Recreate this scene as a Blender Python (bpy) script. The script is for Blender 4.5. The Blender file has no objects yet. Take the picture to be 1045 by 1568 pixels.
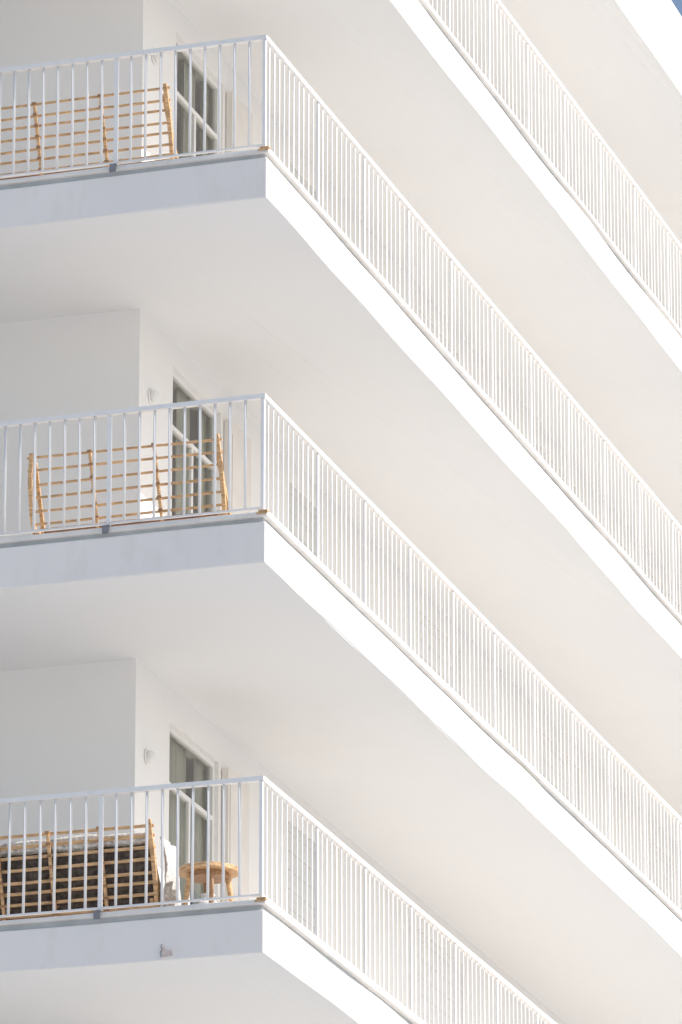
import bpy, bmesh, math, random
from mathutils import Vector, Matrix, noise
random.seed(7)
scene = bpy.context.scene

# ------------------------------------------------------------------ materials
def mat_paint(name, col, rough=0.75, var=0.04, scale=1.5, bump=0.15, bscale=60, dirt=None, dirtamt=0.0, vs=(1,1,.35)):
    m = bpy.data.materials.new(name); m.use_nodes = True
    nt = m.node_tree; N = nt.nodes; L = nt.links
    b = N['Principled BSDF']; b.inputs['Roughness'].default_value = rough
    tc = N.new('ShaderNodeTexCoord')
    n1 = N.new('ShaderNodeTexNoise'); n1.inputs['Scale'].default_value = scale; n1.inputs['Detail'].default_value = 6
    L.new(tc.outputs['Object'], n1.inputs['Vector'])
    cr = N.new('ShaderNodeValToRGB')
    cr.color_ramp.elements[0].position = 0.3; cr.color_ramp.elements[1].position = 0.7
    c0 = [max(0, c*(1-var)) for c in col]; c1 = [min(0.95, c*(1+var)) for c in col]
    cr.color_ramp.elements[0].color = (*c0, 1); cr.color_ramp.elements[1].color = (*c1, 1)
    L.new(n1.outputs['Fac'], cr.inputs['Fac'])
    out = cr.outputs['Color']
    if dirt:
        n2 = N.new('ShaderNodeTexNoise'); n2.inputs['Scale'].default_value = scale*2.7; n2.inputs['Detail'].default_value = 9
        n2.inputs['Roughness'].default_value = 0.7
        mp = N.new('ShaderNodeMapping'); mp.inputs['Scale'].default_value = vs; mp.inputs['Location'].default_value = (3, 7, 1)
        L.new(tc.outputs['Object'], mp.inputs['Vector']); L.new(mp.outputs['Vector'], n2.inputs['Vector'])
        r2 = N.new('ShaderNodeValToRGB'); r2.color_ramp.elements[0].position = 0.54; r2.color_ramp.elements[1].position = 0.78
        r2.color_ramp.elements[1].color = (dirtamt, dirtamt, dirtamt, 1)
        L.new(n2.outputs['Fac'], r2.inputs['Fac'])
        mx = N.new('ShaderNodeMixRGB'); mx.inputs['Color2'].default_value = (*dirt, 1)
        L.new(r2.outputs['Color'], mx.inputs['Fac']); L.new(out, mx.inputs['Color1']); out = mx.outputs['Color']
    L.new(out, b.inputs['Base Color'])
    if bump:
        n3 = N.new('ShaderNodeTexNoise'); n3.inputs['Scale'].default_value = bscale; n3.inputs['Detail'].default_value = 4
        L.new(tc.outputs['Object'], n3.inputs['Vector'])
        bp = N.new('ShaderNodeBump'); bp.inputs['Strength'].default_value = bump; bp.inputs['Distance'].default_value = 0.01
        L.new(n3.outputs['Fac'], bp.inputs['Height']); L.new(bp.outputs['Normal'], b.inputs['Normal'])
    return m

def mat_wood(name, col):
    m = bpy.data.materials.new(name); m.use_nodes = True
    nt = m.node_tree; N = nt.nodes; L = nt.links
    b = N['Principled BSDF']; b.inputs['Roughness'].default_value = 0.5
    tc = N.new('ShaderNodeTexCoord')
    mp = N.new('ShaderNodeMapping'); mp.inputs['Scale'].default_value = (3, 18, 18)
    n = N.new('ShaderNodeTexNoise'); n.inputs['Scale'].default_value = 4; n.inputs['Detail'].default_value = 5
    L.new(tc.outputs['Object'], mp.inputs['Vector']); L.new(mp.outputs['Vector'], n.inputs['Vector'])
    cr = N.new('ShaderNodeValToRGB'); cr.color_ramp.elements[0].position = .35; cr.color_ramp.elements[1].position = .7
    cr.color_ramp.elements[0].color = (*[c*0.6 for c in col], 1); cr.color_ramp.elements[1].color = (*[min(1, c*1.2) for c in col], 1)
    L.new(n.outputs['Fac'], cr.inputs['Fac']); L.new(cr.outputs['Color'], b.inputs['Base Color'])
    return m

def mat_glass(name):
    """thin single-sheet pane: see-through face on, mirror-like at grazing angles"""
    m = bpy.data.materials.new(name); m.use_nodes = True
    nt = m.node_tree; N = nt.nodes; L = nt.links
    for n in list(N): N.remove(n)
    o = N.new('ShaderNodeOutputMaterial'); mx = N.new('ShaderNodeMixShader')
    t = N.new('ShaderNodeBsdfTransparent'); t.inputs['Color'].default_value = (.80, .83, .79, 1)
    g = N.new('ShaderNodeBsdfGlossy'); g.inputs['Roughness'].default_value = 0.03
    lw = N.new('ShaderNodeLayerWeight'); lw.inputs['Blend'].default_value = .5
    pw = N.new('ShaderNodeMath'); pw.operation = 'POWER'; pw.inputs[1].default_value = 4
    ma = N.new('ShaderNodeMath'); ma.operation = 'MULTIPLY_ADD'; ma.inputs[1].default_value = .65; ma.inputs[2].default_value = .05
    L.new(lw.outputs['Facing'], pw.inputs[0]); L.new(pw.outputs[0], ma.inputs[0])
    L.new(ma.outputs[0], mx.inputs[0]); L.new(t.outputs[0], mx.inputs[1]); L.new(g.outputs[0], mx.inputs[2]); L.new(mx.outputs[0], o.inputs[0])
    return m

M_stucco = mat_paint('white_stucco', (.86, .845, .82), .85, .012, .7, .06, 45, (.70, .63, .55), .14)
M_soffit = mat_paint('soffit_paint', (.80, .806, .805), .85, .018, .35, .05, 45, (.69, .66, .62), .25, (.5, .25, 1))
M_fascia = mat_paint('white_fascia_paint', (.88, .842, .808), .8, .02, 1.3, .2, 30, (.70, .61, .57), .35)
M_lip = mat_paint('edge_tile', (.80, .77, .73), .7, .06, 5, .2, 40, (.5, .36, .24), .3)
M_groove_shade = mat_paint('groove_painted_shade', (.48, .50, .51), .9, .1, 5, .2, 40)  # grey paints in the shadow line under the tile lip
M_floor = mat_paint('cream_floor_tile', (.68, .62, .55), .6, .06, 3, .05)
M_metal = mat_paint('white_rail_enamel', (.88, .87, .855), .4, .03, 8, 0, 30, (.60, .47, .35), .22)
M_rust = mat_paint('rust', (.62, .40, .22), .9, .35, 30, .5, 60)
M_brk = mat_paint('grey_bracket', (.22, .22, .24), .6, .2, 20, .1)
M_frame = mat_paint('window_frame_paint', (.82, .81, .79), .5, .03, 4, 0)
M_shgrey = mat_paint('grey_shutter', (.70, .70, .68), .6, .05, 4, 0)
M_curt = mat_paint('curtain_cloth', (.52, .50, .44), .95, .08, 5, .1)
M_glass = mat_glass('window_glass')
M_shut = mat_paint('cream_shutter', (.80, .76, .71), .7, .04, 3, .05)
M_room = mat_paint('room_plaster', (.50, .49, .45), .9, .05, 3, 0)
M_wood = mat_wood('honey_wood', (.74, .47, .245))
M_wood2 = mat_wood('brown_wood', (.42, .235, .12))
M_cush = mat_paint('white_cushion_fabric', (.82, .81, .79), .95, .04, 8, .3, 120)
M_dark = mat_paint('brown_patterned_fabric', (.10, .08, .066), .95, .6, 26, .5, 150, (.36, .30, .25), .35, (1,1,1))
M_throw = mat_paint('woven_throw', (.62, .59, .55), .95, .4, 40, .8, 90)
M_lamp = mat_paint('lamp_opal', (.8, .8, .78), .35, .02, 4, 0)
M_ground = mat_paint('pale_paving', (.47, .475, .478), .9, .06, .15, .2, 8)
M_chip = mat_paint('bare_concrete', (.70, .60, .56), .95, .3, 30, .6, 80)

# ------------------------------------------------------------------ mesh helpers
class MB:
    def __init__(s): s.v = []; s.f = []; s.m = []
    def quadbox(s, pts, mi=0):
        o = len(s.v); s.v += [tuple(p) for p in pts]
        for f in [(0,3,2,1),(4,5,6,7),(0,1,5,4),(1,2,6,5),(2,3,7,6),(3,0,4,7)]:
            s.f.append(tuple(o+i for i in f)); s.m.append(mi)
    def quad(s, a, b, c, d, mi=0):
        o = len(s.v); s.v += [a, b, c, d]; s.f.append((o, o+1, o+2, o+3)); s.m.append(mi)
    def box(s, x0,x1,y0,y1,z0,z1, mi=0):
        s.quadbox([(x0,y0,z0),(x1,y0,z0),(x1,y1,z0),(x0,y1,z0),(x0,y0,z1),(x1,y0,z1),(x1,y1,z1),(x0,y1,z1)], mi)
    def rod(s, a, b, r, n=8, mi=0, r2=None):
        a = Vector(a); b = Vector(b); d = (b-a).normalized()
        u = d.orthogonal().normalized(); w = d.cross(u); r2 = r if r2 is None else r2
        o = len(s.v)
        for p, rr in ((a, r), (b, r2)):
            for i in range(n):
                t = 2*math.pi*(i+.5)/n
                s.v.append(tuple(p + (u*math.cos(t) + w*math.sin(t))*rr))
        for i in range(n):
            j = (i+1) % n
            s.f.append((o+i, o+j, o+n+j, o+n+i)); s.m.append(mi)
        s.f.append(tuple(o+i for i in reversed(range(n)))); s.m.append(mi)
        s.f.append(tuple(o+n+i for i in range(n))); s.m.append(mi)
    def beam(s, a, b, w, h, mi=0):
        a = Vector(a); b = Vector(b); d = (b-a).normalized()
        up = Vector((0,0,1)) if abs(d.z) < .9 else Vector((0,1,0))
        u = d.cross(up).normalized(); k = u.cross(d).normalized()
        P = []
        for p in (a, b):
            P.append([p-u*w/2-k*h/2, p+u*w/2-k*h/2, p+u*w/2+k*h/2, p-u*w/2+k*h/2])
        s.quadbox(P[0]+P[1], mi)
    def obj(s, name, mats, parent=None, bevel=0, smooth=False):
        me = bpy.data.meshes.new(name); me.from_pydata(s.v, [], s.f)
        for m in mats: me.materials.append(m)
        for p, mi in zip(me.polygons, s.m): p.material_index = mi
        bm = bmesh.new(); bm.from_mesh(me); bmesh.ops.recalc_face_normals(bm, faces=bm.faces); bm.to_mesh(me); bm.free()
        if smooth:
            for p in me.polygons: p.use_smooth = True
        ob = bpy.data.objects.new(name, me); scene.collection.objects.link(ob)
        if parent: ob.parent = parent
        if bevel:
            md = ob.modifiers.new('bevel', 'BEVEL'); md.width = bevel; md.segments = 2; md.limit_method = 'ANGLE'
        return ob

def empty(name, loc=(0,0,0)):
    e = bpy.data.objects.new(name, None); e.location = loc; scene.collection.objects.link(e); return e

# ------------------------------------------------------------------ building
H = 2.9; TH = 0.38; Z0 = 16.4
XL = -14.0; YB = 26.0
WX = -1.70; WY = 1.96
def LZ(n): return Z0 + n*H - (.05 if n < 0 else 0) + (.01 if n == 0 else 0)
bld = empty('apartment_building')

def nz(a, b, c, amp):
    return noise.noise(Vector((a, b, c)))*amp

def slab_mesh(mb, z0, z1, out, seed, amp, mi=0, bot=0):
    """solid plate with hand-trowelled, slightly wavy outer edges"""
    pts = []
    step = .4
    n = int((0-XL)/step)
    for i in range(n):
        x = XL + i*step
        pts.append((x, -out, 0, x*.8))
    pts.append((out, -out, 0, 0))
    n = int(YB/step)
    for i in range(1, n+1):
        pts.append((out, i*step, 1, i*step*.8))
    pts.append((XL, YB, 2, 0))
    o = len(mb.v)
    k = len(pts)
    for z, q in ((z0, 0.0), (z1, 5.0)):
        for (x, y, side, t) in pts:
            dx = dy = dz = 0
            if side == 0 : dy = nz(t, seed, q, amp)
            if side == 1 : dx = nz(t, seed+9, q, amp)
            if side < 2: dz = nz(t, seed+20, q, amp*1.2)
            mb.v.append((x+dx, y+dy, z+dz))
    mb.f.append(tuple(o+i for i in reversed(range(k)))); mb.m.append(bot)
    mb.f.append(tuple(o+k+i for i in range(k))); mb.m.append(mi)
    for i in range(k):
        j = (i+1) % k
        mb.f.append((o+i, o+j, o+k+j, o+k+i)); mb.m.append(mi)

levels = list(range(-4, 3))
for n in levels + [3]:
    z = LZ(n)
    mb = MB()
    if n == 3:
        slab_mesh(mb, z-TH, z+.47, 0, n*3.3, .010, 0, 1)
        mb.obj('roof_parapet_slab', [M_fascia, M_soffit], bld, .008)
    else:
        slab_mesh(mb, z-TH, z-.060, 0, n*3.3, .014, 0, 1)
        mb.obj('balcony_slab', [M_fascia, M_soffit], bld, .008)
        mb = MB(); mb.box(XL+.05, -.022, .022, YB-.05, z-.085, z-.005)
        mb.obj('slab_groove_shadow_line', [M_groove_shade], bld)  # recess under the lip, its shade deepened by the grey colour
        mb = MB()
        slab_mesh(mb, z-.022, z+.012, .018, n*5.1, .008)
        mb.obj('slab_edge_tile', [M_lip], bld, .004)
        mb = MB(); mb.box(XL+.1, -.1, .1, YB-.1, z-.01, z+.021)
        mb.obj('balcony_floor', [M_floor], bld)

def wall_run(mb, axis, a0, a1, c0, c1, z0, z1, ops):
    def B(p, q, r, s_):
        if q-p < 1e-4 or s_-r < 1e-4: return
        if axis == 'y': mb.box(c0, c1, p, q, r, s_)
        else: mb.box(p, q, c0, c1, r, s_)
    cur = a0
    for (p, q, r, t) in ops:
        B(cur, p, z0, z1)
        B(p, q, t, z1)
        if r > z0+.001: B(p, q, z0, r)
        cur = q
    B(cur, a1, z0, z1)

def window_side(n, z, y0, y1, zt, zs=.03):
    e = empty('balcony_door' , (0,0,0)); e.parent = bld
    xf = WX-.03
    mb = MB()
    fw = .05
    mb.box(xf-.05, xf, y0, y0+fw, z+zs, z+zt); mb.box(xf-.05, xf, y1-fw, y1, z+zs, z+zt)
    mb.box(xf-.05, xf, y0+fw, y1-fw, z+zt-fw, z+zt)
    mb.box(xf-.05, xf, y0+fw, y1-fw, z+zt-.50, z+zt-.46)
    mb.box(xf-.05, xf, y0+fw, y1-fw, z+zs, z+zs+.1)
    ym = (y0+y1)/2
    mb.box(xf-.045, xf-.004, ym-.022, ym+.022, z+zs+.1, z+zt-.50)
    mb.obj('frame', [M_frame], e, .004)
    mb = MB(); xg = xf-.027
    mb.quad((xg,y0+fw,z+zs+.1),(xg,y1-fw,z+zs+.1),(xg,y1-fw,z+zt-fw),(xg,y0+fw,z+zt-fw))
    mb.obj('glass', [M_glass], e)
    W_ = y1-y0
    s = .06*math.sin(n*2.1)
    for (a, b) in ((y0+W_*(.40+s), y0+W_*(.64+s)), (y0+W_*.86, y1+.05)):
        mb = MB(); k = 36
        for i in range(k+1):
            y = a + (b-a)*i/k
            x = WX-.135 + .022*math.sin(i*.95+n) + .008*math.sin(i*2.3)
            mb.v += [(x, y, z+.04), (x*1.0, y, z+2.29)]
            if i: mb.f.append((2*i-2, 2*i, 2*i+1, 2*i-1)); mb.m.append(0)
        mb.obj('curtain', [M_curt], e, 0, True)

for n in levels:
    z = LZ(n)
    zt = LZ(n+1) - TH
    ops = [(2.76, 3.95, z, z+2.30), (5.7, 6.5, z, z+2.30), (9.4, 10.8, z, z+2.30), (13.4, 14.8, z, z+2.3), (17.4, 18.8, z, z+2.3), (21.4, 22.8, z, z+2.3)]
    mb = MB(); wall_run(mb, 'y', WY, YB-.2, WX-.2, WX, z+.001, zt+.01, ops); mb.obj('side_wall', [M_stucco], bld, 0)
    mb = MB(); wall_run(mb, 'x', XL+.2, WX-.2, WY, WY+.2, z+.001, zt+.01, [(-7.2, -5.2, z, z+2.3)]); mb.obj('front_wall', [M_stucco], bld, 0)
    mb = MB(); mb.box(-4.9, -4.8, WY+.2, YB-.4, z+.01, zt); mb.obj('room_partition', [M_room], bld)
    for i, (a, b, _, _) in enumerate(ops):
        if i < 1: window_side(n, z, a, b, 2.30)
        else:
            mb = MB(); k = 28
            for j in range(k):
                zz = z+.03+j*(2.27/k); mb.box(WX-.04, WX-.016+.003*(j%2), a, b, zz, zz+2.27/k-.002)
            mb.box(WX-.045, WX-.0405, a, b, z+.02, z+2.295)
            mb.obj('roller_shutter', [M_frame if i > 1 else M_shgrey], bld)
    mb = MB(); yy = WY+.06
    for (a, b) in ((-7.2, -7.14), (-6.23, -6.17), (-5.26, -5.2)): mb.box(a, b, yy, yy+.05, z+.03, z+2.3)
    mb.box(-7.14, -5.26, yy+.003, yy+.047, z+2.24, z+2.297)
    mb.obj('front_window_frame', [M_frame], bld)
    mb = MB(); mb.quad((-7.14,yy+.02,z+.03),(-5.26,yy+.02,z+.03),(-5.26,yy+.02,z+2.24),(-7.14,yy+.02,z+2.24)); mb.obj('front_window_glass', [M_glass], bld)
    mb = MB(); mb.box(WX+.004, WX+.06, 4.02, 4.56, z+.05, z+2.27)
    for k in range(2): mb.box(WX+.06, WX+.068, 4.06, 4.52, z+.15+k*1.1, z+1.1+k*1.05)
    mb.obj('folded_shutter', [M_shut], bld, .004)
mb = MB(); mb.box(XL, XL+.2, 0.06, YB, 4.8, Z0+3*H-TH+.01); mb.box(XL+.2, -.1, YB-.2, YB-.02, 4.8, Z0+3*H-TH); mb.obj('end_walls', [M_stucco], bld)
mb = MB(); wall_run(mb, 'y', WY, YB-.2, WX-.2, WX, 0, 4.8-TH, [(3+i*4.5, 5.6+i*4.5, .4, 3.2) for i in range(5)])
wall_run(mb, 'x', XL, WX-.2, WY, WY+.2, 0, 4.8-TH, [(-12+i*3.4, -10+i*3.4, .4, 3.2) for i in range(3)])
mb.obj('ground_floor_wall', [M_stucco], bld)
mb = MB(); mb.quad((WX-.13,2.5,.3),(WX-.13,25,.3),(WX-.13,25,3.3),(WX-.13,2.5,3.3)); mb.quad((-13,WY+.1,.3),(-2.5,WY+.1,.3),(-2.5,WY+.1,3.3),(-13,WY+.1,3.3)); mb.obj('shop_glass', [M_glass], bld)

# chipped plaster and crack on lowest visible fascia
mb = MB(); zc = LZ(-1)-.325
P = [(-.78,.03),(-.755,.04),(-.76,.02),(-.73,.01),(-.70,.012),(-.695,-.03),(-.74,-.035),(-.78,-.04),(-.765,-.01)]
k = len(P)
for x, zz in P: mb.v.append((x, -.013, zc+zz))
for x, zz in P: mb.v.append((x, .02, zc+zz))
mb.f.append(tuple(range(k))); mb.m.append(0)
for i in range(k): mb.f.append((i, (i+1)%k, k+(i+1)%k, k+i)); mb.m.append(0)
mb.obj('chipped_plaster', [M_chip], bld)
mb = MB(); pts = [(-.775,.06),(-.782,.04),(-.772,.02),(-.785,.0),(-.779,-.035)]
for (a, b) in zip(pts, pts[1:]): mb.beam((a[0],-.0125,zc+a[1]), (b[0],-.0125,zc+b[1]), .004, .006)
mb.obj('plaster_crack', [M_brk], bld)

# ------------------------------------------------------------------ railings
RH = .93; IN = .03
def railing(n):
    z = LZ(n)
    e = empty('balcony_railing')
    bars = MB(); bars2 = MB(); posts = MB(); rails = MB(); brk = MB(); rust = MB()
    sp = .1195
    y = IN; i = 1
    while y + sp < YB-.3:
        y = IN + i*sp
        jx = random.uniform(-.002, .002); jy = random.uniform(-.003, .003)
        if i == 11 or (i > 11 and (i-11) % 10 == 0):
            posts.box(-IN-.010, -IN+.010, y-.016, y+.016, z, z+RH-.02)
        else:
            w = .009; t = .003; yb = y+jy; xb = -IN+jx; z0 = z+.05; z1 = z+RH-.02; xt = -IN+jx*.5; yt = y+jy*.3
            bars.quadbox([(xb-t,yb-w,z0),(xb+t,yb-w,z0),(xb+t,yb+w,z0),(xb-t,yb+w,z0),(xt-t,yt-w,z1),(xt+t,yt-w,z1),(xt+t,yt+w,z1),(xt-t,yt+w,z1)])
        i += 1
    sp = 1.19/10
    off = {1:0, 0:-.02, -1:-.05}.get(n, 0)
    i = 1
    while i*sp < -XL-.3:
        x = -IN - i*sp + off
        jy = random.uniform(-.003, .003); jx = random.uniform(-.003, .003)
        if i % 10 == 0:
            posts.box(x-.017, x+.017, IN-.009, IN+.009, z-.0, z+RH-.02)
            brk.box(x-.026, x+.026, -.040, -.034, z-.045, z+.02); brk.box(x-.026, x+.026, -.034, IN+.03, z+.014, z+.024)
        else:
            bars2.rod((x+jx, IN+jy, z+.05), (x+jx*.3, IN, z+RH-.02), .0108, 8)
        i += 1
    posts.box(-IN-.014, -IN+.014, IN-.014, IN+.014, z, z+RH-.02)
    def run(axis, zc, w, h, L, seed):
        st = 1.04; k = int(L/st)
        for j in range(k):
            a = j*st; b = (j+1)*st
            za = zc+nz(a, seed, 1, .006) if j else zc; zb = zc+nz(b, seed, 1, .006)
            if axis == 'y':
                ya = IN+a if j else IN+w/2+.001
                rails.quadbox([(-IN-w/2,ya,za-h/2),(-IN+w/2,ya,za-h/2),(-IN+w/2,IN+b,zb-h/2),(-IN-w/2,IN+b,zb-h/2),
                               (-IN-w/2,ya,za+h/2),(-IN+w/2,ya,za+h/2),(-IN+w/2,IN+b,zb+h/2),(-IN-w/2,IN+b,zb+h/2)])
            else:
                xa = -IN-a if j else -IN+w/2
                rails.quadbox([(-IN-b,IN-w/2,zb-h/2),(xa,IN-w/2,za-h/2),(xa,IN+w/2,za-h/2),(-IN-b,IN+w/2,zb-h/2),
                               (-IN-b,IN-w/2,zb+h/2),(xa,IN-w/2,za+h/2),(xa,IN+w/2,za+h/2),(-IN-b,IN+w/2,zb+h/2)])
    run('y', z+RH, .045, .034, YB-1, n*2.2); run('x', z+RH, .045, .034, -XL-1, n*2.2+4)
    run('y', z+.055, .022, .014, YB-1, n*2.2+8); run('x', z+.055, .022, .014, -XL-1, n*2.2+12)
    rust.box(-.06, .026, -.029, -.0245, z-.010, z+.008); rust.box(-.05, .021, -.02, .035, z+.013, z+.026)
    bars.obj('side_balusters', [M_metal], e); bars2.obj('front_balusters', [M_metal], e, 0, True); posts.obj('posts', [M_metal], e, .003)
    rails.obj('rails', [M_metal], e); brk.obj('brackets', [M_brk], e); rust.obj('rusted_corner_plate', [M_rust], e, .003)
for n in [1, 0, -1, 2, -2, -3, -4]:
    railing(n)

# ------------------------------------------------------------------ wall lamps
for n in (1, 0, -1, 2):
    e = empty('wall_lamp', (WX, 2.22, LZ(n)+1.86))
    mb = MB(); mb.rod((0.002,0,0),(.015,0,0),.06,28); mb.obj('base', [M_stucco], e, .004)
    bm = bmesh.new(); bmesh.ops.create_uvsphere(bm, u_segments=24, v_segments=14, radius=.048)
    for v in bm.verts: v.co.x = v.co.x*.8+.035
    me = bpy.data.meshes.new('opal_dome'); bm.to_mesh(me); bm.free(); me.materials.append(M_lamp)
    for p_ in me.polygons: p_.use_smooth = True
    ob = bpy.data.objects.new('opal_dome', me); scene.collection.objects.link(ob); ob.parent = e

# ------------------------------------------------------------------ benches
def cushion(name, e, x0,x1,y0,y1,z0,z1, mat, rot=0):
    bm = bmesh.new(); bmesh.ops.create_cube(bm, size=1)
    bmesh.ops.subdivide_edges(bm, edges=bm.edges[:], cuts=7, use_grid_fill=True)
    for v in bm.verts:
        c = v.co
        k = (1-(2*c.x)**4)*(1-(2*c.z)**4) if (y1-y0) < (z1-z0) else (1-(2*c.x)**4)*(1-(2*c.y)**4)
        if (y1-y0) < (z1-z0): c.y *= .55+.5*max(0,k)
        else: c.z *= .6+.45*max(0,k)
        c.x += noise.noise(c*4+Vector((x0*9,0,0)))*.02; c.z += noise.noise(c*3+Vector((0,x0*7,0)))*.03
        v.co = Vector((c.x*(x1-x0), c.y*(y1-y0), c.z*(z1-z0)))
    me = bpy.data.meshes.new(name); bm.to_mesh(me); bm.free(); me.materials.append(mat)
    for p in me.polygons: p.use_smooth = True
    ob = bpy.data.objects.new(name, me); scene.collection.objects.link(ob); ob.parent = e
    ob.location = ((x0+x1)/2,(y0+y1)/2,(z0+z1)/2); ob.rotation_euler[0] = rot
    md = ob.modifiers.new('s','SUBSURF'); md.levels = 1; md.render_levels = 1

def bench(name, xr, n, w, dark=False, rows=8, nv=4):
    z = LZ(n)+.022
    e = empty(name, (xr-w/2, .40, z))
    mb = MB(); h = w/2
    def back(zz): return .10-.17*(zz/.8)
    TOP = .74; SZ = .20
    for s in (-1, 1):
        x = s*(h-.015)
        mb.beam((x-s*.01, back(.0)+.06, 0), (x+s*.01, back(.30), .30), .032, .028)
        mb.beam((x+s*.01, back(.30), .30), (x+s*.005, back(.55)-.01, .56), .032, .028)
        mb.beam((x+s*.005, back(.55)-.01, .56), (x-s*.015, back(TOP), TOP+.03), .032, .028)
        mb.beam((x-s*.035, back(TOP)+.03, TOP-.04), (x+s*.0, .36, .0), .028, .026)
        mb.beam((x-s*.03, back(SZ), SZ-.02), (x-s*.03, .30, SZ), .026, .035)
    for q in range(1, nv):
        t = -.5+q/nv
        mb.beam((t*w+.02, back(.06)-.014, .06), (t*w-.012, back(TOP)-.014, TOP), .024, .02)
    th = .019 if not dark else .024
    for k in range(rows):
        zz = .14+k*(TOP-.15)/(rows-1)
        j1 = random.uniform(-.009,.009); j2 = random.uniform(-.009,.009)
        mb.beam((-h-.01, back(zz)+.006, zz+j1), (h+.01, back(zz)+.006, zz+j2), .014, th)
        for q in range(1, nv):
            xx = (-.5+q/nv)*w + .02 - .032*(zz-.06)/.68
            mb.box(xx-.018, xx+.018, back(zz)-.03, back(zz)-.02, zz-.01, zz+.012, 1)
    for k in range(4):
        y = .10+k*.055
        mb.box(-h+.04, h-.04, y, y+.035, SZ, SZ+.016, 1 if k < 2 else 0)
    mb.beam((-h+.03, .30, SZ-.012), (h-.03, .30, SZ-.012), .022, .022)
    mb.beam((-h+.03, .088, .12), (h-.03, .088, .12), .022, .07, 1)
    mb.obj('slatted_frame', [M_wood, M_wood2], e, .003)
    if dark:
        k = 4; cw = (w-.1)/k
        for i in range(k):
            xa = -h+.05+i*cw
            cushion('back_cushion', e, xa+.004, xa+cw-.004, .05, .15, .24, .62, M_dark, .2)
            cushion('seat_cushion', e, xa+.004, xa+cw-.004, .12, .36, .22, .30, M_dark)
            cushion('lower_back_pad', e, xa+.002, xa+cw-.002, .09, .15, .02, .24, M_dark)
            cushion('rolled_throw', e, xa-.012, xa+cw+.012, -.02, .11, .60+.01*(i%2), .70+.008*(i%3), M_throw)
    return e
bench('slatted_wooden_bench', -.91, 1, 1.62, False, 8, 3)
bench('slatted_wooden_bench', -.47, 0, 1.54, False, 7, 3)
b3 = bench('slatted_wooden_bench', -.98, -1, 1.62, True)
mb = MB()
k = 16
for i in range(k+1):
    t = i/k
    for j in range(13):
        y = .04+.027*j + .01*math.sin(i*1.3+j)
        mb.v.append((.84+.05*math.sin(t*3)+.016*math.sin(j*1.3+i*.35)+.006*math.sin(j*3.1), y, .66-.60*t - .05*abs(math.sin(j*1.9))*(t>.95)))
for i in range(k):
    for j in range(12):
        a = i*13+j; mb.f.append((a, a+1, a+14, a+13)); mb.m.append(0)
ob = mb.obj('hanging_throw', [M_throw], b3, 0, True)
ob.modifiers.new('so','SOLIDIFY').thickness = .012

# round table and pot
tz = LZ(-1)+.022
t = empty('round_side_table', (-.60, .52, tz))
mb = MB(); mb.rod((0,0,.365),(0,0,.40),.225,40); mb.rod((0,0,.325),(0,0,.365),.15,32, 1)
for i in range(4):
    a = math.radians(25+90*i)
    mb.rod((math.cos(a)*.14, math.sin(a)*.14, .37), (math.cos(a)*.19, math.sin(a)*.19, 0), .024, 10, i % 2, .017)
mb.obj('table_frame', [M_wood, M_wood2], t, .004)
pot = empty('ceramic_pot', (-.60, .50, tz))
mb = MB(); prof = [(0,.06),(.04,.08),(.10,.085),(.14,.07),(.17,.05),(.19,.045),(.20,.055)]
for (a,ra),(b,rb) in zip(prof, prof[1:]): mb.rod((0,0,a),(0,0,b),ra,24,0,rb)
mb.obj('pot_body', [M_cush], pot, 0, True)
sh = empty('sandals', (-.22, .20, LZ(0)+.022))
for k in range(2):
    cushion('sandal', sh, -.10+k*.13, .0+k*.13, -.05, .16, .0, .05, M_cush if k else M_brk)

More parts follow.
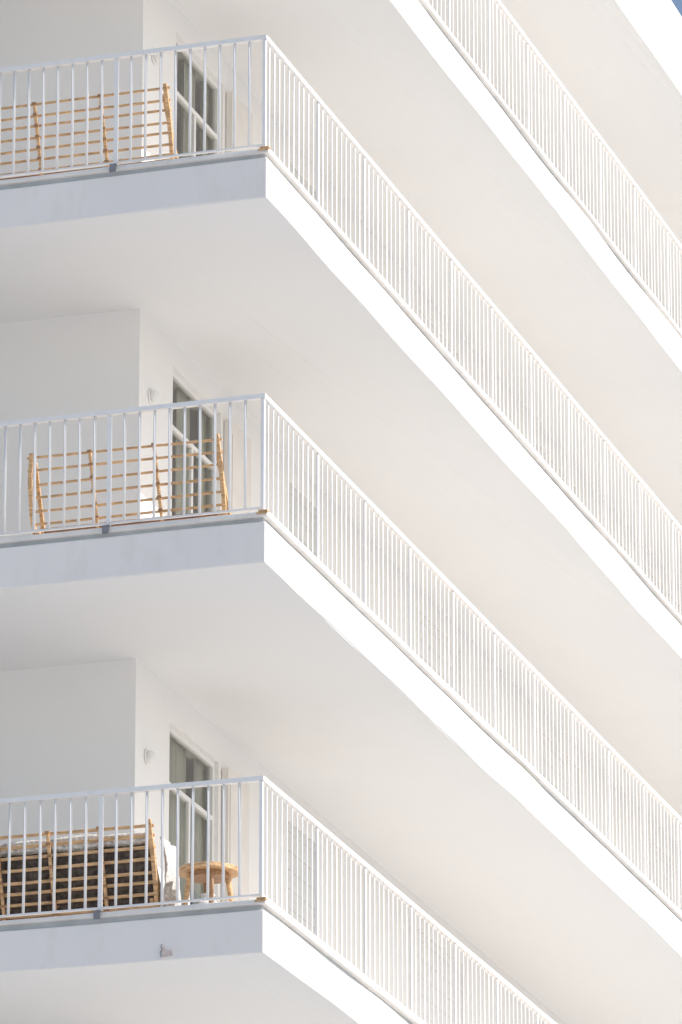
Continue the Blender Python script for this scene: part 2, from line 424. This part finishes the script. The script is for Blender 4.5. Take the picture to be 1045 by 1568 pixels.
# ------------------------------------------------------------------ ground
bm = bmesh.new(); bmesh.ops.create_grid(bm, x_segments=8, y_segments=8, size=900)
me = bpy.data.meshes.new('ground'); bm.to_mesh(me); bm.free(); me.materials.append(M_ground)
g = bpy.data.objects.new('ground', me); scene.collection.objects.link(g)

# ------------------------------------------------------------------ light
SUN_EL = math.radians(42); SUN_AZ = math.radians(4)
d = Vector((math.cos(SUN_EL)*math.cos(SUN_AZ), math.cos(SUN_EL)*math.sin(SUN_AZ), math.sin(SUN_EL)))
sl = bpy.data.lights.new('sun', 'SUN'); sl.energy = 4.7; sl.angle = math.radians(.5); sl.color = (1, .985, .96)
so = bpy.data.objects.new('sun', sl); scene.collection.objects.link(so)
so.rotation_euler = (-d).to_track_quat('-Z', 'Y').to_euler(); so.location = (30, 5, 40)
w = bpy.data.worlds.new('World'); scene.world = w; w.use_nodes = True
nt = w.node_tree; bg = nt.nodes['Background']; bg.inputs['Strength'].default_value = .15
sk = nt.nodes.new('ShaderNodeTexSky'); sk.sky_type = 'NISHITA'; sk.sun_disc = False
sk.sun_elevation = SUN_EL; sk.sun_rotation = math.atan2(d.x, d.y)
sk.air_density = 1.0; sk.dust_density = 2.4; sk.ozone_density = .3
nt.links.new(sk.outputs[0], bg.inputs['Color'])
scene.view_settings.view_transform = 'Standard'; scene.view_settings.look = 'None'; scene.view_settings.exposure = 0

# ------------------------------------------------------------------ camera
F = 9600.; W = 1045.; a = math.radians(17.68); p = math.radians(18.61); Zc = 46.3
r = Vector((math.cos(a), math.sin(a), 0))
f = Vector((-math.sin(a)*math.cos(p), math.cos(a)*math.cos(p), math.sin(p)))
u = Vector((math.sin(a)*math.sin(p), -math.cos(a)*math.sin(p), math.cos(p)))
C = Vector((0,0,Z0)) - (r*(-116*Zc/F) + u*(-4*Zc/F) + f*Zc)
cam = bpy.data.cameras.new('camera'); co = bpy.data.objects.new('camera', cam); scene.collection.objects.link(co)
co.matrix_world = Matrix((( r.x,u.x,-f.x,C.x),(r.y,u.y,-f.y,C.y),(r.z,u.z,-f.z,C.z),(0,0,0,1)))
cam.sensor_fit = 'HORIZONTAL'; cam.sensor_width = 36; cam.lens = 36*F/W; cam.clip_end = 3000; cam.clip_start = .5
scene.camera = co
